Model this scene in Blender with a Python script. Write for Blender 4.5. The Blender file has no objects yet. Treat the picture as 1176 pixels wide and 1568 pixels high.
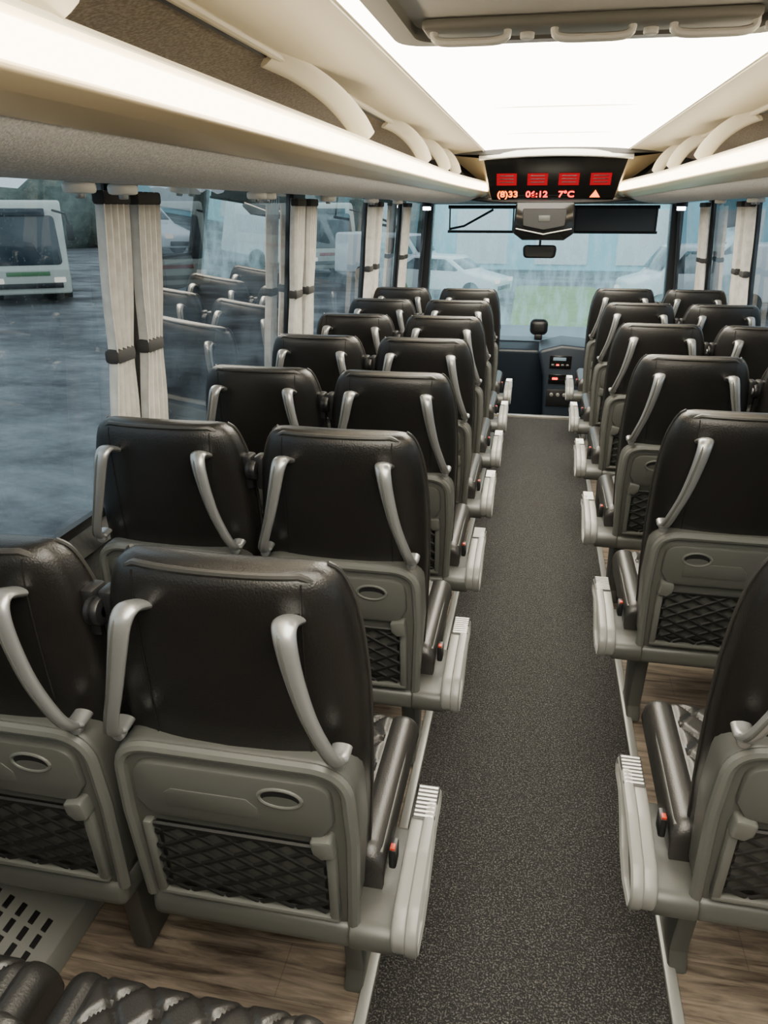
import bpy, bmesh, math, random
from mathutils import Vector, Matrix
random.seed(4)
R = math.radians
scene = bpy.context.scene

# ------------------------------------------------------------------ materials
def new_mat(name):
    m = bpy.data.materials.new(name); m.use_nodes = True
    nt = m.node_tree
    return m, nt, nt.nodes["Principled BSDF"]

def pmat(name, col, rough=0.5, metal=0.0, noise=None, bump=None, coat=0.0, spec=None, emit=None):
    m, nt, b = new_mat(name)
    b.inputs["Base Color"].default_value = (*col, 1)
    b.inputs["Roughness"].default_value = rough
    b.inputs["Metallic"].default_value = metal
    if coat: b.inputs["Coat Weight"].default_value = coat
    if spec is not None: b.inputs["Specular IOR Level"].default_value = spec
    if emit:
        b.inputs["Emission Color"].default_value = (*emit[0], 1)
        b.inputs["Emission Strength"].default_value = emit[1]
    tc = nt.nodes.new("ShaderNodeTexCoord")
    if noise:
        n = nt.nodes.new("ShaderNodeTexNoise"); n.inputs["Scale"].default_value = noise[0]
        n.inputs["Detail"].default_value = 3
        nt.links.new(tc.outputs["Object"], n.inputs["Vector"])
        r = nt.nodes.new("ShaderNodeValToRGB")
        lo, hi = (noise[2], noise[3]) if len(noise) > 3 else (0.35, 0.65)
        r.color_ramp.elements[0].position = lo; r.color_ramp.elements[1].position = hi
        r.color_ramp.elements[0].color = (*col, 1); r.color_ramp.elements[1].color = (*noise[1], 1)
        nt.links.new(n.outputs["Fac"], r.inputs["Fac"])
        nt.links.new(r.outputs["Color"], b.inputs["Base Color"])
    if bump:
        n2 = nt.nodes.new("ShaderNodeTexNoise"); n2.inputs["Scale"].default_value = bump[0]
        n2.inputs["Detail"].default_value = 4
        nt.links.new(tc.outputs["Object"], n2.inputs["Vector"])
        bp = nt.nodes.new("ShaderNodeBump"); bp.inputs["Strength"].default_value = bump[1]
        bp.inputs["Distance"].default_value = bump[2]
        nt.links.new(n2.outputs["Fac"], bp.inputs["Height"])
        nt.links.new(bp.outputs["Normal"], b.inputs["Normal"])
    return m

def emat(name, col, s):
    m = bpy.data.materials.new(name); m.use_nodes = True
    nt = m.node_tree; nt.nodes.clear()
    o = nt.nodes.new("ShaderNodeOutputMaterial"); e = nt.nodes.new("ShaderNodeEmission")
    e.inputs["Color"].default_value = (*col, 1); e.inputs["Strength"].default_value = s
    nt.links.new(e.outputs[0], o.inputs[0])
    return m

def glass_mat(name, tint, refl=1.0, haze=None, drops=0.0):
    m = bpy.data.materials.new(name); m.use_nodes = True
    nt = m.node_tree; nt.nodes.clear()
    o = nt.nodes.new("ShaderNodeOutputMaterial")
    t = nt.nodes.new("ShaderNodeBsdfTransparent"); t.inputs["Color"].default_value = (*tint, 1)
    g = nt.nodes.new("ShaderNodeBsdfGlossy"); g.inputs["Roughness"].default_value = 0.01
    f = nt.nodes.new("ShaderNodeFresnel"); f.inputs["IOR"].default_value = 1.5
    mu = nt.nodes.new("ShaderNodeMath"); mu.operation = 'MULTIPLY'; mu.inputs[1].default_value = refl
    mu.use_clamp = True
    nt.links.new(f.outputs[0], mu.inputs[0])
    mx = nt.nodes.new("ShaderNodeMixShader")
    nt.links.new(mu.outputs[0], mx.inputs[0]); nt.links.new(t.outputs[0], mx.inputs[1]); nt.links.new(g.outputs[0], mx.inputs[2])
    last = mx
    if haze:
        tc = nt.nodes.new("ShaderNodeTexCoord")
        mp = nt.nodes.new("ShaderNodeMapping"); mp.inputs["Scale"].default_value = haze[1]
        nt.links.new(tc.outputs["Object"], mp.inputs["Vector"])
        n = nt.nodes.new("ShaderNodeTexNoise"); n.inputs["Scale"].default_value = haze[0]; n.inputs["Detail"].default_value = 5
        nt.links.new(mp.outputs[0], n.inputs["Vector"])
        r = nt.nodes.new("ShaderNodeMapRange"); r.inputs["From Min"].default_value = 0.42; r.inputs["From Max"].default_value = 0.7
        r.inputs["To Min"].default_value = haze[2]; r.inputs["To Max"].default_value = haze[3]
        nt.links.new(n.outputs["Fac"], r.inputs["Value"])
        fac = r.outputs[0]
        if drops:
            v = nt.nodes.new("ShaderNodeTexVoronoi"); v.inputs["Scale"].default_value = 75
            nt.links.new(tc.outputs["Object"], v.inputs["Vector"])
            r3 = nt.nodes.new("ShaderNodeMapRange"); r3.inputs["From Min"].default_value = 0.10; r3.inputs["From Max"].default_value = 0.22
            r3.inputs["To Min"].default_value = drops; r3.inputs["To Max"].default_value = 0.0
            nt.links.new(v.outputs["Distance"], r3.inputs["Value"])
            ad = nt.nodes.new("ShaderNodeMath"); ad.operation = 'ADD'; ad.use_clamp = True
            nt.links.new(fac, ad.inputs[0]); nt.links.new(r3.outputs[0], ad.inputs[1]); fac = ad.outputs[0]
        tr = nt.nodes.new("ShaderNodeBsdfTranslucent"); tr.inputs["Color"].default_value = haze[4]
        m2 = nt.nodes.new("ShaderNodeMixShader")
        nt.links.new(fac, m2.inputs[0]); nt.links.new(mx.outputs[0], m2.inputs[1]); nt.links.new(tr.outputs[0], m2.inputs[2])
        last = m2
    nt.links.new(last.outputs[0], o.inputs[0])
    return m

M = {}
M['leather'] = pmat("seat_leather", (0.0062, 0.0057, 0.0053), 0.33, noise=(6, (0.009, 0.0083, 0.0078)), bump=(260, 0.35, 0.002), spec=0.45)
M['cush'] = pmat("cushion_leather_lit", (0.020, 0.019, 0.018), 0.34, bump=(260, 0.3, 0.002), spec=0.6)  # paler than the backrest leather: ceiling light and grazing sheen painted in
M['piping'] = pmat("seat_piping", (0.024, 0.023, 0.021), 0.38)
M['shell'] = pmat("seat_shell_plastic", (0.064, 0.066, 0.060), 0.42, bump=(400, 0.08, 0.001))
M['shell2'] = pmat("seat_rim_plastic", (0.096, 0.099, 0.090), 0.36)
M['dark'] = pmat("black_plastic", (0.009, 0.009, 0.010), 0.4)
M['net'] = pmat("net_cord", (0.004, 0.004, 0.004), 0.6)
M['handle'] = pmat("handle_silver", (0.33, 0.335, 0.335), 0.30, metal=0.7)
M['arm'] = pmat("armrest_plastic", (0.195, 0.197, 0.185), 0.34)
M['armrib'] = pmat("armrest_ribs", (0.45, 0.45, 0.43), 0.3, metal=0.6)
M['orange'] = pmat("buckle_red", (0.38, 0.03, 0.012), 0.4)
M['metal'] = pmat("brushed_metal", (0.55, 0.54, 0.5), 0.35, metal=0.8)
M['railtrim'] = pmat("floor_rail", (0.28, 0.285, 0.27), 0.35, metal=.3)
M['carpet'] = pmat("carpet_pile", (0.006, 0.006, 0.0063), 0.95, noise=(230, (0.14, 0.138, 0.13), 0.50, 0.76), bump=(180, 0.9, 0.01))
M['fabric'] = pmat("rack_fabric", (0.63, 0.61, 0.585), 0.95, noise=(150, (0.87, 0.845, 0.81), 0.4, 0.65), bump=(220, 0.4, 0.003))
M['fabric_d'] = pmat("rack_fabric_dark", (0.25, 0.22, 0.185), 0.95, noise=(110, (0.42, 0.37, 0.315), 0.4, 0.65))
M['cream'] = pmat("cream_plastic", (0.74, 0.67, 0.51), 0.4)
M['bronze'] = pmat("rack_rim", (0.55, 0.44, 0.27), 0.3, metal=0.25)
M['led'] = emat("led_strip", (1.0, 0.83, 0.56), 14.0)
M['wallgrey'] = pmat("wall_panel_grey", (0.045, 0.045, 0.043), 0.6, noise=(60, (0.065, 0.065, 0.063)))
M['pillar'] = pmat("pillar_grey", (0.055, 0.053, 0.05), 0.5)
M['rubber'] = pmat("rubber_black", (0.01, 0.01, 0.01), 0.5)
M['curtain'] = pmat("curtain_cloth", (0.50, 0.485, 0.45), 0.9, noise=(25, (0.61, 0.595, 0.555)), bump=(300, 0.2, 0.002))
M['tie'] = pmat("curtain_band", (0.025, 0.024, 0.024), 0.8)
M['white'] = pmat("white_plastic", (0.8, 0.79, 0.75), 0.4)
M['hatchgrey'] = pmat("hatch_grey", (0.18, 0.172, 0.155), 0.45)
M['hatchpan'] = pmat("hatch_panel", (0.70, 0.68, 0.64), 0.4)
M['gloss'] = pmat("gloss_black", (0.005, 0.005, 0.005), 0.12)
M['red'] = emat("sign_red", (0.75, 0.008, 0.02), 0.75)
M['redled'] = emat("led_red", (1.0, 0.03, 0.02), 6)
M['amber'] = emat("led_amber", (1.0, 0.16, 0.01), 6)
M['spot'] = emat("lamp_white", (0.9, 0.95, 1.0), 25)
M['dash'] = pmat("dash_plastic", (0.016, 0.024, 0.036), 0.42)
M['dashtop'] = pmat("dash_top_lit", (0.18, 0.27, 0.36), 0.35)  # paler dash blue: outside light on the top put into the colour
M['shade'] = pmat("sunshade_fabric", (0.07, 0.075, 0.08), 0.8)
M['sideglass'] = glass_mat("side_glass", (0.50, 0.535, 0.56), 0.75, haze=(3, (1, 1, 1.6), 0.0, 0.08, (0.7, 0.78, 0.8, 1)), drops=0.07)
M['frontglass'] = glass_mat("windscreen_glass", (0.90, 1.0, 1.0), 0.35, haze=(11, (1, 1, 0.35), 0.20, 0.65, (0.72, 0.97, 1.0, 1)), drops=0.15)

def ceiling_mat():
    m, nt, b = new_mat("ceiling_added_glow")
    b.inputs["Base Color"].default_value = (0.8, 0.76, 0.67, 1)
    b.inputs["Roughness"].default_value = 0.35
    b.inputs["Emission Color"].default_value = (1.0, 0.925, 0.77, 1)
    b.inputs["Emission Strength"].default_value = 13.5  # added glow: stands in for LED strip light falling on the ceiling
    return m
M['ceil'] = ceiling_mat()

def wood_mat():
    m, nt, b = new_mat("wood_vinyl")
    tc = nt.nodes.new("ShaderNodeTexCoord")
    mp = nt.nodes.new("ShaderNodeMapping"); mp.inputs["Scale"].default_value = (2.6, 26, 1)
    nt.links.new(tc.outputs["Object"], mp.inputs["Vector"])
    n = nt.nodes.new("ShaderNodeTexNoise"); n.inputs["Scale"].default_value = 1.6; n.inputs["Detail"].default_value = 8; n.inputs["Distortion"].default_value = 0.8
    n.inputs["Roughness"].default_value = 0.62
    nt.links.new(mp.outputs[0], n.inputs["Vector"])
    r = nt.nodes.new("ShaderNodeValToRGB")
    r.color_ramp.elements[0].position = 0.34; r.color_ramp.elements[0].color = (0.058, 0.043, 0.032, 1)
    r.color_ramp.elements[1].position = 0.66; r.color_ramp.elements[1].color = (0.29, 0.235, 0.18, 1)
    nt.links.new(n.outputs["Fac"], r.inputs["Fac"])
    br = nt.nodes.new("ShaderNodeTexBrick"); br.inputs["Scale"].default_value = 1.0
    br.inputs["Brick Width"].default_value = 1.1; br.inputs["Row Height"].default_value = 0.14
    br.inputs["Mortar Size"].default_value = 0.0010
    br.inputs["Color1"].default_value = (1, 1, 1, 1); br.inputs["Color2"].default_value = (0.85, 0.85, 0.85, 1); br.inputs["Mortar"].default_value = (0.55, 0.55, 0.55, 1)
    nt.links.new(tc.outputs["Object"], br.inputs["Vector"])
    mx = nt.nodes.new("ShaderNodeMixRGB"); mx.blend_type = 'MULTIPLY'; mx.inputs[0].default_value = 1
    nt.links.new(r.outputs[0], mx.inputs[1]); nt.links.new(br.outputs["Color"], mx.inputs[2])
    nt.links.new(mx.outputs[0], b.inputs["Base Color"])
    b.inputs["Roughness"].default_value = 0.5
    return m
M['wood'] = wood_mat()

def asphalt_mat():
    m, nt, b = new_mat("wet_asphalt")
    tc = nt.nodes.new("ShaderNodeTexCoord")
    mp = nt.nodes.new("ShaderNodeMapping"); mp.inputs["Scale"].default_value = (0.35, 0.6, 1)
    mp.inputs["Rotation"].default_value = (0, 0, R(25))
    nt.links.new(tc.outputs["Object"], mp.inputs["Vector"])
    n = nt.nodes.new("ShaderNodeTexNoise"); n.inputs["Scale"].default_value = 1.1; n.inputs["Detail"].default_value = 9; n.inputs["Roughness"].default_value = 0.7
    nt.links.new(mp.outputs[0], n.inputs["Vector"])
    r = nt.nodes.new("ShaderNodeValToRGB")
    r.color_ramp.elements[0].position = 0.4; r.color_ramp.elements[0].color = (0.04, 0.041, 0.044, 1)
    r.color_ramp.elements[1].position = 0.68; r.color_ramp.elements[1].color = (0.18, 0.185, 0.19, 1)
    nt.links.new(n.outputs["Fac"], r.inputs["Fac"]); nt.links.new(r.outputs[0], b.inputs["Base Color"])
    r2 = nt.nodes.new("ShaderNodeMapRange"); r2.inputs["From Min"].default_value = 0.4; r2.inputs["From Max"].default_value = 0.65
    r2.inputs["To Min"].default_value = 0.75; r2.inputs["To Max"].default_value = 0.35
    nt.links.new(n.outputs["Fac"], r2.inputs["Value"]); nt.links.new(r2.outputs[0], b.inputs["Roughness"])
    return m
M['asphalt'] = asphalt_mat()

# ------------------------------------------------------------------ geometry helpers
def fillet(pts, rad, n=5):
    out = []
    N = len(pts)
    for i in range(N):
        p = Vector(pts[i]); a = Vector(pts[i-1]); c = Vector(pts[(i+1) % N])
        r = rad[i] if isinstance(rad, (list, tuple)) else rad
        if r <= 0: out.append(tuple(p)); continue
        da = (a-p); dc = (c-p)
        la, lc = da.length, dc.length
        da.normalize(); dc.normalize()
        ang = da.angle(dc) / 2
        d = min(r / max(math.tan(ang), 1e-4), la*0.48, lc*0.48)
        s = p+da*d; e = p+dc*d
        for k in range(n+1):
            t = k/n
            q = s*(1-t)**2 + p*2*t*(1-t) + e*t*t
            out.append(tuple(q))
    return out

def catmull(pts, n=6):
    P = [Vector(p) for p in pts]
    out = []
    for i in range(len(P)-1):
        p0 = P[max(i-1, 0)]; p1 = P[i]; p2 = P[i+1]; p3 = P[min(i+2, len(P)-1)]
        for k in range(n):
            t = k/n
            out.append(0.5*((2*p1)+(-p0+p2)*t+(2*p0-5*p1+4*p2-p3)*t*t+(-p0+3*p1-3*p2+p3)*t**3))
    out.append(P[-1])
    return out

class MB:
    def __init__(s): s.v = []; s.f = []; s.m = []; s.mats = []
    def mi(s, key):
        if key not in s.mats: s.mats.append(key)
        return s.mats.index(key)
    def add(s, vs, fs, key, fn=None):
        o = len(s.v); mi = s.mi(key)
        for v in vs:
            v = Vector(v)
            if fn: v = Vector(fn(v))
            s.v.append(v)
        for f in fs: s.f.append([i+o for i in f]); s.m.append(mi)
    def addbm(s, bm, key, fn=None):
        bm.verts.index_update()
        s.add([v.co.copy() for v in bm.verts], [[v.index for v in f.verts] for f in bm.faces], key, fn)
        bm.free()
    def prism(s, outline, axis, a0, a1, key, bevel=0.0, segs=2, fn=None):
        bm = bmesh.new()
        def co(p, a):
            if axis == 'y': return (p[0], a, p[1])
            if axis == 'x': return (a, p[0], p[1])
            return (p[0], p[1], a)
        A = [bm.verts.new(co(p, a0)) for p in outline]
        B = [bm.verts.new(co(p, a1)) for p in outline]
        n = len(outline)
        fa = bm.faces.new(A); fb = bm.faces.new(B[::-1])
        for i in range(n): bm.faces.new((A[i], A[(i+1) % n], B[(i+1) % n], B[i]))
        bmesh.ops.recalc_face_normals(bm, faces=bm.faces[:])
        if bevel > 0:
            es = list(fa.edges)+list(fb.edges)
            bmesh.ops.bevel(bm, geom=es, offset=bevel, segments=segs, profile=0.5, affect='EDGES', clamp_overlap=True)
        s.addbm(bm, key, fn)
    def sweep(s, outline, ys, key, fn=None):
        rings = [[(p[0], y, p[1]) for p in outline] for y in ys]
        s.loft(rings, key, fn)
    def box(s, c, size, key, bevel=0.0, segs=2, fn=None, rot=None):
        bm = bmesh.new(); bmesh.ops.create_cube(bm, size=1)
        for v in bm.verts: v.co = Vector((v.co.x*size[0], v.co.y*size[1], v.co.z*size[2]))
        if bevel > 0:
            bmesh.ops.bevel(bm, geom=bm.edges[:], offset=bevel, segments=segs, profile=0.5, affect='EDGES', clamp_overlap=True)
        if rot: bmesh.ops.rotate(bm, verts=bm.verts[:], matrix=rot)
        bmesh.ops.translate(bm, verts=bm.verts[:], vec=Vector(c))
        s.addbm(bm, key, fn)
    def tube(s, path, w, h, key, n=10, side=Vector((1, 0, 0)), fn=None, cap=True):
        P = [Vector(p) for p in path]; N = len(P)
        vs = []; fs = []
        for i, p in enumerate(P):
            t = (P[min(i+1, N-1)]-P[max(i-1, 0)]).normalized()
            sd = side - t*side.dot(t)
            if sd.length < 1e-4: sd = Vector((0, 1, 0)) - t*t.y
            sd.normalize(); up = t.cross(sd)
            ww = w[i] if isinstance(w, list) else w; hh = h[i] if isinstance(h, list) else h
            for k in range(n):
                a = 2*math.pi*k/n
                vs.append(p+sd*math.cos(a)*ww+up*math.sin(a)*hh)
        for i in range(N-1):
            for k in range(n):
                fs.append([i*n+k, i*n+(k+1) % n, (i+1)*n+(k+1) % n, (i+1)*n+k])
        if cap: fs.append(list(range(n))[::-1]); fs.append([(N-1)*n+k for k in range(n)])
        s.add(vs, fs, key, fn)
    def cyl(s, c, r, depth, axis, key, n=24, bevel=0.0, fn=None, r2=None):
        bm = bmesh.new()
        bmesh.ops.create_cone(bm, cap_ends=True, segments=n, radius1=r, radius2=r if r2 is None else r2, depth=depth)
        if bevel > 0:
            es = [e for e in bm.edges if abs(e.verts[0].co.z-e.verts[1].co.z) < 1e-6]
            bmesh.ops.bevel(bm, geom=es, offset=bevel, segments=2, profile=0.5, affect='EDGES')
        if axis == 'x': bmesh.ops.rotate(bm, verts=bm.verts[:], matrix=Matrix.Rotation(R(90), 3, 'Y'))
        if axis == 'y': bmesh.ops.rotate(bm, verts=bm.verts[:], matrix=Matrix.Rotation(R(90), 3, 'X'))
        bmesh.ops.translate(bm, verts=bm.verts[:], vec=Vector(c))
        s.addbm(bm, key, fn)
    def loft(s, rings, key, fn=None, cap=True):
        n = len(rings[0]); vs = [p for r in rings for p in r]; fs = []
        for i in range(len(rings)-1):
            for k in range(n):
                fs.append([i*n+k, i*n+(k+1) % n, (i+1)*n+(k+1) % n, (i+1)*n+k])
        if cap: fs.append(list(range(n))[::-1]); fs.append([(len(rings)-1)*n+k for k in range(n)])
        s.add(vs, fs, key, fn)
    def mesh(s, name, smooth=35):
        me = bpy.data.meshes.new(name)
        me.from_pydata([tuple(v) for v in s.v], [], s.f)
        for k in s.mats: me.materials.append(M[k])
        me.polygons.foreach_set("material_index", s.m)
        me.update()
        bm = bmesh.new(); bm.from_mesh(me)
        bmesh.ops.recalc_face_normals(bm, faces=bm.faces[:]); bm.to_mesh(me); bm.free()
        if smooth:
            me.polygons.foreach_set("use_smooth", [True]*len(me.polygons))
            me.set_sharp_from_angle(angle=R(smooth))
        return me
    def obj(s, name, loc=(0, 0, 0), parent=None, smooth=35):
        o = bpy.data.objects.new(name, s.mesh(name, smooth)); o.location = loc
        scene.collection.objects.link(o)
        if parent: o.parent = parent
        return o

def empty(name, loc=(0, 0, 0)):
    o = bpy.data.objects.new(name, None); o.location = loc; o.empty_display_size = 0.1
    scene.collection.objects.link(o); return o

# ------------------------------------------------------------------ coach seat
LEAN = 0.105
def lean(v): return (v.x, v.y-(v.z-0.34)*LEAN, v.z)
def leanS(v):
    z = .815-(.815-v.z)*.935
    return (v.x, v.y-(z-0.34)*LEAN, z)
E = 4.0
prof = [(.36, .205, .050), (.45, .216, .058), (.6, .226, .06), (.8, .232, .06), (.92, .231, .06), (1.02, .224, .058), (1.08, .215, .055),
        (1.115, .205, .052), (1.138, .196, .048), (1.152, .187, .043), (1.163, .174, .034), (1.168, .158, .020)]
def wt(z):
    for i in range(len(prof)-1):
        a, b = prof[i], prof[i+1]
        if a[0] <= z <= b[0]:
            t = (z-a[0])/(b[0]-a[0]); return a[1]+(b[1]-a[1])*t, a[2]+(b[2]-a[2])*t
    return prof[-1][1:] if z > 1 else prof[0][1:]
def rear_y(x, z):
    w, t = wt(z); q = min(abs(x/w), 0.999)
    return .06-t*(1-q**E)**(1/E)+.55*x*x

def build_seat(arm_side, aisle=True):
    b = MB(); S = arm_side
    rings = []
    for z, w, t in prof:
        ring = []
        for k in range(48):
            a = 2*math.pi*k/48
            c, s_ = math.cos(a), math.sin(a)
            x = w*math.copysign(abs(c)**(2/E), c); y = t*math.copysign(abs(s_)**(2/E), s_)
            ring.append((x, .06+y+.55*x*x, z))
        rings.append(ring)
    b.loft(rings, 'leather', lean)
    b.box((0, .125, 1.02), (.28, .05, .24), 'leather', .022, 3, lean)
    for sx in (-1, 1):
        pts = [(sx*.145, rear_y(.145, z)-.0005, z) for z in (.80, .86, .92, .98, 1.04, 1.10, 1.13, 1.15)]
        b.tube(pts, .0018, .0018, 'leather', 6, fn=lean)
        pts = []
        for z, w, t in prof[1:-1]:
            pts.append((sx*(w*.985+.002), .06+t*.45+.55*w*w, z))
        b.tube(catmull(pts, 3), .0045, .0045, 'piping', 6, fn=lean)
    pts = [(x, rear_y(x, 1.155)+.004, 1.161-.6*max(0, abs(x)-.14)) for x in [i*.02-.18 for i in range(19)]]
    b.tube(pts, .007, .007, 'piping', 8, side=Vector((0, 0, 1)), fn=lean)
    # grey rear shell
    o = fillet([(-.195, .325), (-.218, .40), (-.232, .62), (-.226, .812), (.226, .812), (.232, .62), (.218, .40), (.195, .325)],
               [.03, .05, .2, .075, .075, .2, .05, .03], 6)
    b.prism(o, 'y', -.018, .07, 'shell', .014, 3, leanS)
    rp = fillet([(-.212, .36), (-.220, .62), (-.213, .800), (.213, .800), (.220, .62), (.212, .36)], [0, .1, .07, .07, .1, 0], 8)
    b.tube([(p[0], -.018, p[1]) for p in rp], .013, .013, 'shell2', 8, side=Vector((0, 1, 0)), fn=leanS)
    # folded tray
    tr = fillet([(-.186, .772), (.186, .772), (.190, .672), (.165, .628), (-.165, .628), (-.190, .672)], [.045, .045, .02, .03, .03, .02], 5)
    b.prism(tr, 'y', -.034, -.012, 'shell', .006, 2, leanS)
    tr2 = fillet([(-.13, .700), (-.115, .712), (.03, .712), (.05, .690), (.05, .662), (-.13, .662)], .006, 3)
    b.prism(tr2, 'y', -.036, -.03, 'shell', .002, 2, leanS)
    ring = [(S*.095+.040*math.cos(a), -.034, .727+.023*math.sin(a)) for a in [2*math.pi*i/24 for i in range(25)]]
    b.tube(ring, .004, .004, 'shell2', 8, side=Vector((0, 1, 0)), fn=leanS, cap=False)
    el = [(S*.095+.039*math.cos(2*math.pi*i/24), .727+.022*math.sin(2*math.pi*i/24)) for i in range(24)]
    b.prism(el, 'y', -.0345, -.030, 'dark', 0, fn=leanS)
    el = [(S*.095+.033*math.cos(2*math.pi*i/24), .719+.012*math.sin(2*math.pi*i/24)) for i in range(24)]
    b.prism(el, 'y', -.0350, -.030, 'shell', 0, fn=leanS)
    la = fillet([(S*.145, .632), (S*.185, .640), (S*.192, .592), (S*.165, .585), (S*.150, .600)], .008, 3)
    b.prism(la, 'y', -.048, -.012, 'shell2', .005, 2, leanS)
    # pocket
    for sx in (-1, 1):
        b.box((sx*.180, -.026, .497), (.020, .022, .215), 'shell2', .006, 2, leanS)
    b.box((0, -.026, .388), (.378, .022, .016), 'shell2', .006, 2, leanS)
    x0, x1, z0, z1 = -.168, .168, .398, .598
    b.box((0, -.0185, .498), (.336, .003, .200), 'dark', 0, fn=leanS)
    b.box((0, -.0198, .498), (.320, .001, .170), 'shell', 0, fn=leanS)
    sl = .55; step = .072
    for dr in (1, -1):
        c = -1.2
        while c < 1.2:
            pts = []
            for k in range(61):
                x = x0+(x1-x0)*k/60
                z = z0+dr*sl*(x-c)
                if z0 <= z <= z1: pts.append((x, -.028-.006*math.sin(math.pi*(z-z0)/(z1-z0)), z))
            if len(pts) > 1: b.tube([pts[0], pts[len(pts)//2], pts[-1]] if len(pts) > 2 else pts, .0068, .0025, 'net', 5, side=Vector((0, 0, 1)), fn=leanS)
            c += step
    b.tube([(x0, -.03, z1), (x1, -.03, z1)], .007, .005, 'net', 6, side=Vector((0, 0, 1)), fn=leanS)
    # bottom beam
    be = fillet([(-.04, .335), (.10, .322), (.10, .385), (-.035, .395)], .022, 4)
    b.prism(be, 'x', -.215, .215, 'shell', .02, 3)
    # grab handles
    for sx in (-1, 1):
        hp = catmull([(sx*.131, .015, 1.092), (sx*.132, -.020, 1.104), (sx*.137, -.040, 1.086), (sx*.148, -.050, 1.03), (sx*.166, -.054, .955),
                      (sx*.187, -.050, .890), (sx*.200, -.040, .850), (sx*.203, -.020, .835), (sx*.203, .01, .838)], 5)
        N = len(hp)
        ws = [.0235-.010*min(1, i/(N*.55))+(.005 if i > N*.84 else 0) for i in range(N)]
        hs = [.010]*N
        b.tube(hp, ws, hs, 'handle', 20, fn=lean)
        b.tube([p+Vector((-.0065, -.0078, 0)) for p in hp[8:33]], .0040, .003, 'shell', 6, fn=lean)
        b.cyl((sx*.203, -.018, .824), .012, .02, 'y', 'handle', 14, .003, lean)
    # belt guide on inner shoulder
    bs = -S if aisle else S
    b.box((bs*.228, .085, 1.03), (.030, .05, .10), 'dark', .010, 2, lean)
    b.cyl((bs*.242, .06, 1.04), .028, .022, 'x', 'dark', 20, .005, lean)
    b.cyl((bs*.244, .06, 1.04), .014, .026, 'x', 'handle', 16, .003, lean)
    b.tube([(bs*.242, .07, 1.00), (bs*.242, .10, .8), (bs*.236, .10, .5)], .022, .002, 'dark', 6, side=Vector((0, 1, 0)))
    # cushion (quilted)
    nx, ny = 96, 96
    CX = S*.016 if aisle else 0
    W, y0, y1 = (.240 if aisle else .228), .06, .535
    zt = .488
    def ht(x, y):
        dx = W-abs(x); dy = min(y-y0, y1-y)
        r = .040
        z = zt + .006*(abs(x)/W)**3
        for d in (dx, dy):
            if d < r: z -= (r-math.sqrt(max(r*r-(r-d)**2, 0)))
        if abs(x) < .170:
            p = .085
            for q in ((x+y*.8)/p, (x-y*.8)/p):
                fr = abs((q+.5) % 1-.5)*p
                z -= .008*math.exp(-(fr/.008)**2)
        fr = abs(abs(x)-.175); z -= .007*math.exp(-(fr/.007)**2)
        return z
    vs = []; fs = []
    for j in range(ny+1):
        for i in range(nx+1):
            u = -1+2*i/nx; u = math.copysign(1-(1-abs(u))**1.2, u)
            v = -1+2*j/ny; v = math.copysign(1-(1-abs(v))**1.2, v)
            x = u*W; y = (y0+y1)/2+v*(y1-y0)/2
            vs.append((x+CX, y, ht(x, y)))
    for j in range(ny):
        for i in range(nx):
            a = j*(nx+1)+i; fs.append([a, a+1, a+nx+2, a+nx+1])
    border = [i for i in range(nx+1)]+[j*(nx+1)+nx for j in range(1, ny+1)]+[ny*(nx+1)+i for i in range(nx-1, -1, -1)]+[j*(nx+1) for j in range(ny-1, 0, -1)]
    o0 = len(vs)
    for i in border: vs.append(((vs[i][0]-CX)*.97+CX, vs[i][1], .385))
    nb = len(border)
    for k in range(nb):
        fs.append([border[k], o0+k, o0+(k+1) % nb, border[(k+1) % nb]])
    fs.append([o0+k for k in range(nb)])
    b.add(vs, fs, 'cush')
    for sx in (-1, 1):
        b.tube([(CX+sx*(W-.010), .08, .476), (CX+sx*(W-.010), .3, .477), (CX+sx*(W-.012), .50, .474)], .0035, .0035, 'shell2', 6)
    b.box((0, .26, .360), (.40, .44, .06), 'dark', .015, 2)
    if aisle:
        b.box((S*.268, .105, .455), (.016, .040, .050), 'dark', .005, 2)
        b.box((S*.268, .095, .481), (.011, .016, .007), 'orange', .002, 2)
        sc = fillet([(-.045, .335), (.24, .335), (.29, .352), (.20, .375), (.05, .40), (-.05, .40)], .03, 4)
        b.prism(sc, 'x', S*.205, S*.296, 'shell', .014, 3)
        ar = [(-.045, .350), (-.058, .405), (-.015, .440), (.11, .460), (.24, .465), (.310, .452), (.332, .424), (.308, .408), (.24, .412), (.18, .386), (.12, .346), (.05, .330)]
        ar = fillet(ar, [.03, .04, .05, .06, .04, .02, .015, .02, .04, .05, .04, .04], 5)
        b.prism(ar, 'x', S*.288, S*.322, 'arm', .010, 3)
        b.tube([(S*.329, p[0]*.985+.002, p[1]*.985+.006) for p in ar+[ar[0]]], .014, .007, 'arm', 8, side=Vector((1, 0, 0)), cap=False)
        oo = [(.045+.052*math.cos(a)*.9+.020*math.sin(a), .396+.035*math.sin(a)+.014*math.cos(a)) for a in [2*math.pi*i/24 for i in range(24)]]
        b.prism(oo, 'x', S*.318, S*.328, 'dark', .0)
        b.tube([(S*.328, p[0], p[1]) for p in oo+[oo[0]]], .005, .005, 'shell2', 6, side=Vector((1, 0, 0)), cap=False)
        b.box((S*.316, .250, .4655), (.050, .105, .004), 'dark', .002, 1)
        for k in range(8):
            b.box((S*.316, .206+k*.0125, .4675), (.046, .006, .006), 'armrib', .002, 1)
        lg = fillet([(.10, 0), (.27, 0), (.25, .05), (.30, .35), (.08, .35), (.13, .05)], .01, 2)
        b.prism(lg, 'x', S*.150, S*.195, 'shell', .008, 2)
    else:
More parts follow.
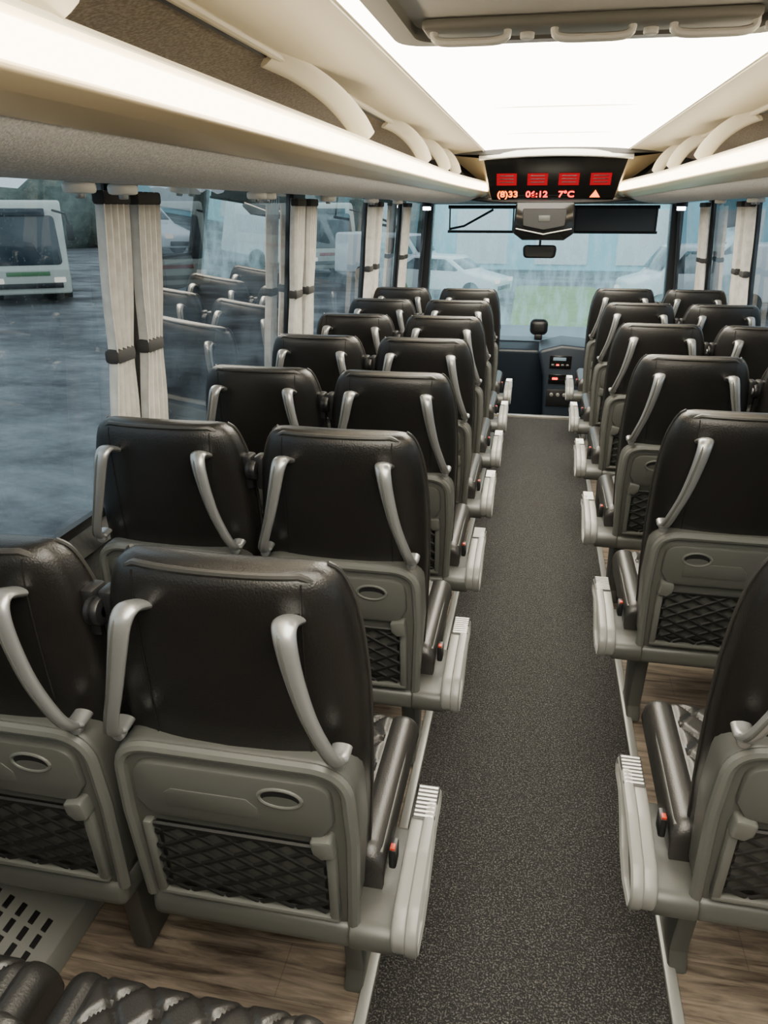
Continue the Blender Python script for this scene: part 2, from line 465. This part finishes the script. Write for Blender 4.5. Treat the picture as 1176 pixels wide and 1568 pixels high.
        lg = fillet([(.12, 0), (.24, 0), (.27, .35), (.09, .35)], .01, 2)
        b.prism(lg, 'x', S*.10, S*.15, 'shell', .008, 2)
    return b.mesh("coach_seat_%s_%s" % ("aisle" if aisle else "window", "l" if S > 0 else "r"))

seatL = build_seat(1, True); winL = build_seat(1, False)
seatR = build_seat(-1, True); winR = build_seat(-1, False)
XA, XW = .545, 1.035
LD = [.26, 1.055]+[.335+.75*i for i in range(2, 8)]
RD = [1.25, 2.22, 3.11, 4.00, 4.90, 5.80]
def put(me, x, y):
    o = bpy.data.objects.new("coach_seat", me); o.location = (x, y, .002)
    scene.collection.objects.link(o)
for y in LD:
    put(seatL if y > .3 else winL, -XA, y); put(winL, -XW, y)
for y in RD:
    put(seatR, XA+.005, y); put(winR, XW, y)

# ------------------------------------------------------------------ shell of the bus
YB, YP, YF = -1.4, 6.55, 8.75
XWL, XWT = 1.345, 1.275
ZS, ZH = .80, 1.78

b = MB(); b.box((0, (YB+YP)/2, -.2), (2.76, YP-YB, .4), 'wood'); b.obj("floor", smooth=0)
b = MB(); b.box((0, (YP+YF)/2, -.42), (2.76, YF-YP, .06), 'carpet'); b.obj("floor_front", smooth=0)
b = MB(); b.prism(fillet([(-.325, YB+.1), (.345, YB+.1), (.345, YP-.06), (-.325, YP-.06)], .01, 1), 'z', .0005, .008, 'carpet'); b.obj("aisle_carpet", smooth=0)
for i, x in enumerate((-.340, .360)):
    b = MB(); b.box((x, (YB+YP)/2, .009), (.028, YP-YB-.2, .018), 'railtrim', .005, 2); b.obj("trim_%d" % (i+1))
b = MB(); b.box((0, YP-.02, .012), (.76, .05, .022), 'metal', .005); b.box((0, YP+.006, -.05), (.76, .012, .10), 'metal', .003); b.obj("trim_3")

pill = [(.20, .50), (1.97, 2.29), (3.70, 4.05), (5.45, 5.82), (6.85, 7.12)]
for S, nm in ((-1, 'left'), (1, 'right')):
    b = MB()
    b.prism([(S*1.345, -.42), (S*1.345, ZS), (S*1.40, ZS), (S*1.40, -.42)], 'y', YB, YF, 'wallgrey')
    b.prism([(S*1.30, ZS-.04), (S*1.325, ZS+.012), (S*1.39, ZS+.012), (S*1.39, ZS-.04)], 'y', YB, YF-.2, 'wallgrey')
    b.prism([(S*1.275, ZH), (S*1.275, 2.26), (S*1.33, 2.26), (S*1.33, ZH)], 'y', YB, YF, 'wallgrey')
    for (a, c) in pill+[(YB, YB+.25), (YF-.16, YF)]:
        mid = c-a < .5 and a > YB and c < YF
        b.prism([(S*(XWL), ZS-.01), (S*(XWL+.04), ZS-.01), (S*(XWT+.04), ZH+.01), (S*(XWT), ZH+.01)], 'y', a+.14 if mid else a, c-.01 if mid else c, 'pillar')
    b.obj("wall_"+nm, smooth=0)
    edges = [YB+.25]+[v for p in pill for v in (p[0]+.14, p[1]-.01)]+[YF-.16]
    for i in range(0, len(edges), 2):
        a, c = edges[i]-.01, edges[i+1]+.01
        b = MB()
        b.add([(S*(XWL+.02), a, ZS+.01), (S*(XWL+.02), c, ZS+.01), (S*(XWT+.02), c, ZH), (S*(XWT+.02), a, ZH)], [[0, 1, 2, 3]], 'sideglass')
        for yy in (a+.008, c-.008):
            b.prism([(S*(XWL+.010), ZS), (S*(XWL+.019), ZS), (S*(XWT+.019), ZH), (S*(XWT+.010), ZH)], 'y', yy-.010, yy+.010, 'rubber')
        b.prism([(S*(XWL-.005), ZS+.012), (S*(XWL+.019), ZS+.012), (S*(XWL+.017), ZS+.04), (S*(XWL-.005), ZS+.04)], 'y', a, c, 'rubber')
        b.obj("window_%d" % (i//2+1+(0 if S < 0 else 6)), smooth=0)

b = MB(); b.box((0, YB-.03, .9), (2.8, .06, 2.8), 'wallgrey'); b.obj("wall_back", smooth=0)
b = MB(); b.box((0, (YB+YF)/2, 2.28), (2.8, YF-YB+.1, .04), 'wallgrey'); b.obj("roof_shell", smooth=0)
YC = 6.9
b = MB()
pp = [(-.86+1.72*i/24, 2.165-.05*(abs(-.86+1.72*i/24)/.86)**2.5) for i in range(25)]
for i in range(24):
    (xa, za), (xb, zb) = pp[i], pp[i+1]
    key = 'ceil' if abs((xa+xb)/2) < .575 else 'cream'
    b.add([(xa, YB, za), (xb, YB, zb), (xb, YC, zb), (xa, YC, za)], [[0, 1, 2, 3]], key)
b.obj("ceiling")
for i, S in enumerate((-1, 1)):
    b = MB()
    b.tube([(S*.585, YB, 2.142), (S*.585, YC, 2.142)], .006, .004, 'cream', 8)
    b.tube([(S*.86, YB, 2.112), (S*.86, YC, 2.112)], .014, .014, 'cream', 10)
    b.tube([(S*.885, YB, 2.106), (S*.885, YC, 2.106)], .008, .006, 'dark', 6)
    b.obj("trim_%d" % (4+i))
b = MB()
for y in (4.2, 5.6): b.box((0, y, 2.162), (1.10, .006, .004), 'cream')
b.obj("trim_6")

# ------------------------------------------------------------------ luggage racks
def ysub(y0, y1): return [y0, 2.0, 4.0]+[5.2+(y1-5.2)*k/14 for k in range(15)]
def nose_in(v):
    """front end of the rack sweeps in towards the display"""
    t = max(0, (v.y-5.6)/(7.35-5.6))
    wgt = max(0, min(1, (1.272-abs(v.x))/.47))
    s = 1 if v.x > 0 else -1
    return (v.x-s*.25*wgt*t**2.2, v.y, v.z-.045*wgt*t**2)
for S in (-1, 1):
    root = empty("luggage_rack", (0, 0, 0))
    y0, y1 = YB+.01, 7.28
    b = MB()
    und = [(1.272, 1.785), (1.20, 1.767), (1.12, 1.757), (1.04, 1.760), (.97, 1.772), (.91, 1.793), (.86, 1.822), (.80, 1.862)]
    top = [(.80, 1.945), (.84, 1.940), (.87, 1.905), (1.272, 1.86)]
    b.sweep([(S*p[0], p[1]) for p in und+top], ysub(y0, y1), 'fabric', nose_in)
    b.prism([(S*1.272, 1.86), (S*1.22, 1.90), (S*1.12, 2.05), (S*.89, 2.110), (S*.89, 2.13), (S*1.272, 2.20)], 'y', y0, 6.9, 'fabric_d')
    b.obj("rack_body", parent=root, smooth=40)
    b = MB()
    rim = fillet([(S*.855, 1.822), (S*.80, 1.850), (S*.768, 1.870), (S*.772, 1.882), (S*.80, 1.878), (S*.855, 1.842)], .01, 3)
    b.sweep(rim, ysub(y0, y1+.02), 'bronze', nose_in)
    tpr = fillet([(S*.78, 1.938), (S*.762, 1.945), (S*.775, 1.958), (S*.83, 1.960), (S*.84, 1.943)], .006, 3)
    b.sweep(tpr, ysub(y0, y1+.02), 'cream', nose_in)
    b.obj("rack_rim", parent=root)
    b = MB()
    dif = [(S*(.795-.048*math.sin(math.pi*k/12)), 1.874+.068*k/12) for k in range(13)]
    b.sweep(dif+[(S*.80, 1.91)], ysub(y0, y1+.01), 'led', nose_in)
    b.obj("led_diffuser", parent=root)
    b = MB()
    for yt, L in ((.50, .66), (2.40, .84), (4.18, .74), (5.35, .6), (6.15, .55)):
        path = catmull([(S*.872, yt-.03, 2.103), (S*.845, yt+L*.25, 2.096), (S*.812, yt+L*.55, 2.062), (S*.787, yt+L*.82, 2.005), (S*.782, yt+L, 1.955)], 6)
        N = len(path)
        b.tube(path, [.036+.010*(i/(N-1)) for i in range(N)], [.009]*N, 'cream', 12, side=Vector((-.75*S, 0, .66)))
    b.obj("brackets", parent=root)
    b = MB()
    for y in (.86, 1.0, 1.94, 1.74, 2.94, 3.05, 3.98, 4.98, 5.08, 5.98):
        b.cyl((S*1.14, y, 1.746), .038, .026, 'z', 'white', 20, .008)
        b.cyl((S*1.14, y, 1.732), .012, .02, 'z', 'handle', 12, .003)
    b.obj("reading_lamps", parent=root)

# ------------------------------------------------------------------ roof hatch
b = MB()
ho = fillet([(-.50, 1.15), (.50, 1.15), (.50, 2.40), (-.50, 2.40)], .10, 6)
hi = fillet([(-.43, 1.22), (.43, 1.22), (.43, 2.32), (-.43, 2.32)], .08, 6)
n = len(ho)
vs = [(p[0], p[1], 2.150) for p in ho]+[(p[0]*.985, p[1], 2.118) for p in ho]+[(p[0], p[1], 2.112) for p in hi]+[(p[0], p[1], 2.15) for p in hi]
fs = []
for j in range(3):
    for k in range(n): fs.append([j*n+k, j*n+(k+1) % n, (j+1)*n+(k+1) % n, (j+1)*n+k])
b.add(vs, fs, 'hatchgrey')
b.prism(hi, 'z', 2.140, 2.155, 'hatchpan')
b.box((0, 2.22, 2.125), (.80, .12, .025), 'hatchgrey', .01, 3)
for x in (-.28, 0.02, .30):
    b.tube(catmull([(x-.09, 2.20, 2.13), (x-.085, 2.20, 2.095), (x, 2.20, 2.09), (x+.085, 2.20, 2.095), (x+.09, 2.20, 2.13)], 5), .018, .010, 'hatchpan', 10, side=Vector((0, 1, 0)))
    b.cyl((x+.14, 2.24, 2.108), .018, .02, 'z', 'white', 16, .004)
for x in (-.2, .2): b.box((x, 1.75, 2.130), (.16, .3, .02), 'hatchpan', .008, 2)
b.obj("roof_hatch")

# ------------------------------------------------------------------ curtains
def curtain(S, yc, w=.13):
    b = MB(); nz, ny = 26, 40
    vs = []; fs = []
    for j in range(nz+1):
        z = ZS+.03+(ZH-ZS-.065)*j/nz
        xb = XWL+(XWT-XWL)*(z-ZS)/(ZH-ZS)
        q = 1-.28*math.exp(-((z-1.30)/.12)**2)-.22*math.exp(-((z-.86)/.07)**2)
        for i in range(ny+1):
            u = i/ny*2-1
            y = yc+u*w/2*q
            x = xb-.045+.020*math.cos(u*math.pi*4+.4*z+yc)
            vs.append((S*x, y, z))
    for j in range(nz):
        for i in range(ny):
            a = j*(ny+1)+i; fs.append([a, a+1, a+ny+2, a+ny+1])
    b.add(vs, fs, 'curtain')
    for z, q in ((1.30, .72), (.86, .80)):
        xb = XWL+(XWT-XWL)*(z-ZS)/(ZH-ZS)-.045
        b.box((S*xb, yc, z), (.048, w*q+.01, .042), 'tie', .012, 2)
    xb = XWT-.045
    b.box((S*xb, yc, ZH-.052), (.040, w+.008, .035), 'tie', .008, 2)
    b.obj("curtain")
for S in (-1, 1):
    for (a, c) in pill:
        w = .135 if c-a > .25 else .09
        curtain(S, a+w*.5, w); curtain(S, c-w*.5, w)

# ------------------------------------------------------------------ heater duct with grille
for S in (-1, 1):
    b = MB()
    b.prism(fillet([(S*1.34, .001), (S*1.34, .20), (S*1.27, .19), (S*1.08, .07), (S*1.07, .001)], .006, 2), 'y', YB+.02, 6.5, 'arm')
    for y0 in (.60, .90, 1.55, 2.2, 3.4):
        for r in range(5):
            for k in range(6):
                t = (r+1.3)/6.2
                x = 1.08+.19*t; z = .07+.12*t
                b.box((S*x, y0+k*.044, z+.0005), (.014, .034, .004), 'dark', .0015, 1, rot=Matrix.Rotation(-S*R(32), 3, 'Y'))
    b.obj("heater_duct")

# ------------------------------------------------------------------ front bulkhead display
root = empty("front_display_panel", (0, 0, 0))
b = MB()
def quad_slab(p, th, key):
    vs = [Vector(q) for q in p]+[Vector(q)+Vector((0, th, 0)) for q in p]
    b.add(vs, [[0, 1, 2, 3], [7, 6, 5, 4], [0, 4, 5, 1], [1, 5, 6, 2], [2, 6, 7, 3], [3, 7, 4, 0]], key)
quad_slab([(-.585, 6.95, 2.085), (.585, 6.95, 2.085), (.52, 7.2, 1.78), (-.52, 7.2, 1.78)], .03, 'gloss')
b.tube(catmull([(-.62, 6.93, 2.10), (-.3, 6.90, 2.118), (0, 6.89, 2.124), (.3, 6.90, 2.118), (.62, 6.93, 2.10)], 6), .03, .014, 'metal', 10, side=Vector((0, 0.3, 1)))
for x in (-.39, -.13, .13, .39):
    def P(x, t): return (x, 6.95+.25*t-.004, 2.085-.305*t)
    t0, t1 = .36, .66
    b.add([P(x-.085, t0), P(x+.085, t0), P(x+.085, t1), P(x-.085, t1)], [[0, 1, 2, 3]], 'red')
    for tt in (.42, .50, .58):
        b.tube([P(x-.06, tt), P(x+.06, tt)], .005, .002, 'gloss', 6, side=Vector((0, 0, 1)))
b.obj("panel_body", parent=root, smooth=30)
rotp = math.atan2(.25, .305)
def text(s, x, t, size, key):
    cu = bpy.data.curves.new("led_text", 'FONT'); cu.body = s; cu.size = size; cu.align_x = 'CENTER'; cu.extrude = .001; cu.offset = .002
    o = bpy.data.objects.new("led_text", cu); scene.collection.objects.link(o)
    o.location = (x, 6.95+.25*t-.008, 2.085-.305*t)
    o.rotation_euler = (R(90)+rotp, 0, 0)
    cu.materials.append(M[key]); o.parent = root
text("(8)33", -.38, .96, .085, 'amber'); text("06:12", -.13, .96, .085, 'redled'); text("7\u00b0C", .12, .96, .085, 'redled'); text("\u25b2", .36, .96, .085, 'amber')
b = MB()
for S in (-1, 1):
    vs = [(S*.585, 6.95, 2.085), (S*.87, 6.9, 2.115), (S*.60, 7.32, 1.90), (S*.52, 7.2, 1.78)]
    b.add(vs, [[0, 1, 2, 3]], 'bronze')
    b.add([(S*.87, 6.9, 2.115), (S*1.28, 7.0, 2.15), (S*1.28, 7.4, 1.77), (S*.60, 7.36, 1.78)], [[0, 1, 2, 3]], 'pillar')
    b.prism([(S*1.40, .3), (S*1.30, .3), (S*1.22, 1.80), (S*1.34, 1.80)], 'y', YF-.10, YF+.05, 'rubber')
b.add([(-.87, 6.9, 2.115), (.87, 6.9, 2.115), (.87, 6.9, 2.26), (-.87, 6.9, 2.26)], [[0, 1, 2, 3]], 'pillar')
b.prism([(7.34, 1.775), (8.60, 1.74), (8.64, 1.79), (8.64, 2.255), (7.36, 2.255)], 'x', -1.265, 1.265, 'pillar')
b.tube(catmull([(-1.22, 7.34, 1.80), (-.86, 7.33, 1.80), (-.5, 7.24, 1.765), (0, 7.20, 1.755), (.5, 7.24, 1.765), (.86, 7.33, 1.80), (1.22, 7.34, 1.80)], 6), .02, .02, 'dark', 10, side=Vector((0, 0, 1)))
b.prism([(YF-.02, -.45), (YF-.02, .36), (YF+.06, .36), (YF+.06, -.45)], 'x', -1.4, 1.4, 'dash')
b.obj("wall_front")
# monitor
b = MB()
b.prism(fillet([(-.30, 1.75), (.20, 1.75), (.215, 1.50), (.13, 1.44), (-.23, 1.44), (-.315, 1.50)], .02, 4), 'y', 7.16, 7.26, 'gloss', .012, 2)
b.tube([(-.29, 7.155, 1.535), (-.05, 7.15, 1.49), (.19, 7.155, 1.535)], .004, .006, 'metal', 8, side=Vector((0, 1, 0)))
b.prism(fillet([(-.24, 1.70), (.14, 1.70), (.13, 1.56), (-.05, 1.525), (-.23, 1.56)], .015, 3), 'y', 7.152, 7.17, 'dark', .004, 1)
b.box((-.05, 7.152, 1.62), (.10, .01, .05), 'shell', .004)
b.obj("ceiling_monitor")
# rear-view mirror
b = MB()
b.prism(fillet([(-.24, 1.365), (.10, 1.365), (.085, 1.24), (-.225, 1.24)], .045, 6), 'y', 8.02, 8.06, 'dark', .012, 3)
b.prism(fillet([(-.215, 1.350), (.075, 1.350), (.06, 1.255), (-.20, 1.255)], .035, 6), 'y', 8.014, 8.022, 'shell')
b.tube([(-.07, 8.05, 1.36), (-.07, 8.12, 1.6), (-.07, 8.2, 1.74)], .012, .012, 'dark', 8)
b.obj("rear_view_mirror")
# windscreen
b = MB()
b.add([(-1.34, YF+.02, .38), (1.34, YF+.02, .38), (1.28, YF-.06, 1.78), (-1.28, YF-.06, 1.78)], [[0, 1, 2, 3]], 'frontglass')
b.obj("window_13", smooth=0)
for x0, x1, fab in ((-1.02, -.36, False), (.26, 1.06, True)):
    b = MB()
    if fab: b.box(((x0+x1)/2, 8.45, 1.60), (x1-x0, .008, .25), 'shade')
    else: b.tube([(x0, 8.45, 1.50), (x0+.15, 8.45, 1.53), (x0+.45, 8.45, 1.69)], .012, .012, 'dark', 8, side=Vector((0, 0, 1)))
    b.tube([(x0-.02, 8.45, 1.475), (x1+.02, 8.45, 1.475)], .014, .014, 'dark', 8, side=Vector((0, 0, 1)))
    b.tube([(x0-.02, 8.45, 1.715), (x1+.02, 8.45, 1.715)], .018, .018, 'dark', 8, side=Vector((0, 0, 1)))
    b.tube([(x0, 8.44, 1.475), (x0, 8.44, 1.715)], .008, .008, 'dark', 6)
    b.tube([(x1, 8.44, 1.475), (x1, 8.44, 1.715)], .008, .008, 'dark', 6)
    b.obj("roller_blind")
for S in (-1, 1):
    b = MB()
    b.cyl((S*1.17, 7.75, 1.735), .055, .04, 'z', 'dark', 20, .006)
    b.cyl((S*1.17, 7.75, 1.70), .038, .03, 'z', 'spot', 20, .004)
    b.obj("entrance_lamp")
# dashboard
b = MB()
dp = fillet([(8.64, .46), (7.95, .44), (7.72, .38), (7.80, .10), (7.95, -.389), (8.64, -.389)], .04, 4)
b.prism(dp, 'x', -1.27, .42, 'dash', .02, 2)
b.prism(fillet([(8.64, .50), (8.0, .475), (7.9, .44), (8.0, .43), (8.64, .43)], .015, 3), 'x', -1.27, 1.27, 'dashtop', .01)
cp = fillet([(-.02, .46), (.20, .52), (.46, .50), (.44, -.389), (.08, -.389), (.05, .20)], .05, 5)
b.prism(cp, 'y', 7.25, 7.85, 'dash', .03, 3)
b.box((.20, 7.244, .36), (.20, .012, .12), 'gloss', .004)
b.box((.20, 7.244, .20), (.20, .012, .09), 'gloss', .004)
b.box((.20, 7.244, .02), (.22, .012, .16), 'dark', .004)
for k in range(4): b.box((.13+k*.045, 7.236, .335), (.026, .006, .014), 'redled' if k == 1 else 'handle', .002)
b.box((.19, 7.236, .39), (.12, .006, .03), 'dashtop', .002)
b.box((.16, 7.236, .205), (.05, .006, .02), 'redled', .002)
for k in range(3): b.cyl((.14+.06*k, 7.238, .05), .018, .014, 'y', 'metal', 16, .003)
b.box((-.02, 7.95, .58), (.18, .10, .16), 'dark', .05, 4); b.box((-.02, 7.95, .485), (.08, .08, .05), 'dark', .008)
c = Vector((-.62, 7.55, .62))
rx = Matrix.Rotation(R(-62), 3, 'X')
b.tube([c+rx@Vector((.22*math.cos(a), 0, .22*math.sin(a))) for a in [2*math.pi*i/32 for i in range(33)]], .014, .014, 'dark', 8, side=Vector((0, 0, 1)), cap=False)
for a in (0, 120, 240):
    b.tube([c, c+rx@Vector((.22*math.cos(R(a-90)), 0, .22*math.sin(R(a-90))))], .018, .008, 'dark', 8)
b.tube([c, c+Vector((0, .28, -.30))], .04, .04, 'dark', 10)
b.obj("dashboard")
b = MB()
b.box((-.82, 6.60, .25), (.92, .03, .70), 'dash', .01)
b.tube([(-.37, 6.6, -.38), (-.37, 6.6, .70), (-.42, 6.6, .76), (-1.26, 6.6, .76)], .016, .016, 'dark', 8, side=Vector((0, 1, 0)))
b.obj("driver_partition")

# ------------------------------------------------------------------ outside world
GZ = -1.25
b = MB(); b.box((0, 20, GZ-.05), (160, 160, .1), 'asphalt'); b.obj("ground", smooth=0)
M['grass'] = pmat("grass", (0.14, 0.24, 0.06), 0.9, noise=(3, (0.24, 0.34, 0.10)))
M['tree'] = pmat("tree_line", (0.06, 0.08, 0.065), 0.9, noise=(1.2, (0.13, 0.16, 0.13)), bump=(2, .6, .3))
M['build'] = pmat("building_wall", (0.36, 0.72, 0.82), 0.8, noise=(.6, (0.44, 0.78, 0.86)))
M['cwhite'] = pmat("coach_white", (0.66, 0.66, 0.56), 0.25, coat=.3)
M['vwhite'] = pmat("car_white", (0.80, 0.82, 0.82), 0.25, coat=.3)
M['cred'] = pmat("coach_red", (0.35, 0.03, 0.03), 0.3)
M['cgreen'] = pmat("coach_green", (0.10, 0.22, 0.10), 0.3)
M['cglass'] = pmat("coach_glass", (0.03, 0.045, 0.055), 0.08)
M['tyre'] = pmat("tyre", (0.015, 0.015, 0.015), 0.8)
M['lampw'] = emat("car_lamp", (1, .95, .85), 1.5)

def coach(x, y, rot, stripe):
    b = MB(); L, W, H = 11.0, 2.5, 3.2
    pr = fillet([(0, .35), (-.12, 1.1), (0.05, 2.2), (.35, H), (L, H), (L, .35)], [.1, .2, .4, .25, .3, .1], 4)
    b.prism(pr, 'x', -W/2, W/2, 'cwhite', .12, 3)
    b.prism(fillet([(-1.08, 1.25), (1.08, 1.25), (1.0, 2.75), (-1.0, 2.75)], .15, 4), 'y', -.10, .5, 'cglass', .05, 2, fn=lambda v: (v.x, v.y+max(0, v.z-1.6)*.20-.03, v.z))
    for S in (-1, 1):
        b.box((S*(W/2+.005), L/2+.3, 2.2), (.03, L-1.2, .95), 'cglass', .01)
        b.box((S*(W/2+.005), L/2+.3, 1.25), (.02, L-1.2, .12), stripe)
        for yy in (2.4, 8.2):
            b.cyl((S*(W/2-.12), yy, .48), .48, .3, 'x', 'tyre', 24, .03)
            b.cyl((S*(W/2+.02), yy, .48), .26, .06, 'x', 'metal', 16, .01)
        b.box((S*.92, -.03, .80), (.36, .12, .18), 'lampw', .03)
        b.tube([(S*1.0, .15, 2.9), (S*1.35, -.35, 2.8), (S*1.42, -.4, 2.5)], .04, .04, 'dark', 8)
        b.box((S*1.42, -.4, 2.25), (.22, .12, .5), 'dark', .04, 3)
    b.box((0, -.06, .62), (2.0, .1, .16), 'dark', .02)
    b.box((0, -.09, 1.0), (1.3, .05, .14), stripe, .01)
    b.box((0, .15, 2.85), (1.5, .2, .22), 'cglass', .03)
    o = b.obj("parked_coach", (x, y, GZ)); o.rotation_euler = (0, 0, R(rot))
coach(-16.2, 22.6, 34, 'cgreen'); coach(-13.0, 26.5, 36, 'cred'); coach(-9.5, 35.5, 38, 'cred')
coach(17.5, 26, -20, 'cred')

def car(x, y, rot, key, van=False):
    b = MB()
    if van:
        o1 = fillet([(0, .35), (0, .95), (.75, 1.15), (1.35, 1.95), (4.9, 2.0), (5.0, .35)], [.1, .15, .2, .25, .2, .1], 4)
        gl = fillet([(.95, 1.2), (1.42, 1.82), (2.3, 1.82), (2.3, 1.2)], .06, 3)
    else:
        o1 = fillet([(0, .30), (-.02, .72), (1.05, .95), (1.75, 1.42), (3.1, 1.45), (3.9, 1.02), (4.4, .95), (4.45, .32)], [.1, .15, .2, .3, .3, .2, .1, .1], 4)
        gl = fillet([(1.25, .97), (1.82, 1.35), (3.0, 1.37), (3.6, 1.0)], .06, 3)
    b.prism(o1, 'x', -.88, .88, key, .12, 3)
    b.prism(gl, 'x', -.90, .90, 'cglass', .02, 1)
    b.box((0, 1.02 if van else 1.40, (1.58 if van else 1.17)), (1.45, .06, .75 if van else .55), 'cglass', .02, rot=Matrix.Rotation(R(-38 if van else -58), 3, 'X'))
    for S in (-1, 1):
        for yy in (.85, 3.55): b.cyl((S*.80, yy, .32), .32, .2, 'x', 'tyre', 20, .02)
        b.box((S*.62, .0, .68), (.34, .10, .14), 'lampw', .03)
    b.box((0, -.02, .45), (1.1, .06, .14), 'dark', .02)
    o = b.obj("parked_van" if van else "parked_car", (x, y, GZ)); o.rotation_euler = (0, 0, R(rot))
car(-1.2, 27, 72, 'vwhite', False); car(2.5, 24.5, -78, 'vwhite', True); car(8.6, 24, -75, 'vwhite', False); car(-4.0, 33, 70, 'vwhite', True)
b = MB(); b.prism(fillet([(-.6, 15.0), (2.0, 15.0), (2.2, 32), (-.9, 32)], .6, 4), 'z', GZ, GZ+.06, 'grass'); b.obj("grass_verge", smooth=0)
b = MB()
for k in range(90):
    a = R(-75+k*150/89)
    rr = 66+random.random()*6
    x = math.sin(a)*rr; y = math.cos(a)*rr+3
    bm = bmesh.new(); bmesh.ops.create_icosphere(bm, subdivisions=2, radius=2.2+random.random()*1.3)
    for v in bm.verts: v.co *= 1+.25*(random.random()-.5)
    bmesh.ops.translate(bm, verts=bm.verts[:], vec=Vector((x, y, GZ+1.6+random.random()*.8)))
    b.addbm(bm, 'tree')
b.obj("tree_line")
b = MB()
b.box((7, 44, GZ+2.4), (26, 6, 4.8), 'build', .05); b.box((7, 40.9, GZ+4.5), (26.4, .5, .3), 'vwhite', .03)
for k in range(6): b.box((-3.0+k*4.0, 40.96, GZ+1.6), (2.6, .1, 2.6), 'vwhite', .02)
b.obj("depot_building", smooth=0)

# ------------------------------------------------------------------ world
w = bpy.data.worlds.new("dusk_sky"); scene.world = w; w.use_nodes = True
nt = w.node_tree; bg = nt.nodes["Background"]
tc = nt.nodes.new("ShaderNodeTexCoord")
n = nt.nodes.new("ShaderNodeTexNoise"); n.inputs["Scale"].default_value = 3; n.inputs["Detail"].default_value = 5
mp = nt.nodes.new("ShaderNodeMapping"); mp.inputs["Scale"].default_value = (1, 1, 4)
nt.links.new(tc.outputs["Generated"], mp.inputs["Vector"]); nt.links.new(mp.outputs[0], n.inputs["Vector"])
r = nt.nodes.new("ShaderNodeValToRGB")
r.color_ramp.elements[0].position = .35; r.color_ramp.elements[0].color = (.38, .48, .54, 1)
r.color_ramp.elements[1].position = .7; r.color_ramp.elements[1].color = (.58, .68, .72, 1)
nt.links.new(n.outputs["Fac"], r.inputs["Fac"]); nt.links.new(r.outputs[0], bg.inputs["Color"])
bg.inputs["Strength"].default_value = 3.2

# ------------------------------------------------------------------ camera
cam = bpy.data.cameras.new("camera"); co = bpy.data.objects.new("camera", cam); scene.collection.objects.link(co)
cam.sensor_fit = 'VERTICAL'; cam.sensor_height = 36; cam.lens = 1170/1600*36
cam.clip_start = .02; cam.clip_end = 300
co.location = (-.07, 0, 1.70)
co.rotation_euler = (R(90-22.06), 0, R(11.11))
scene.camera = co
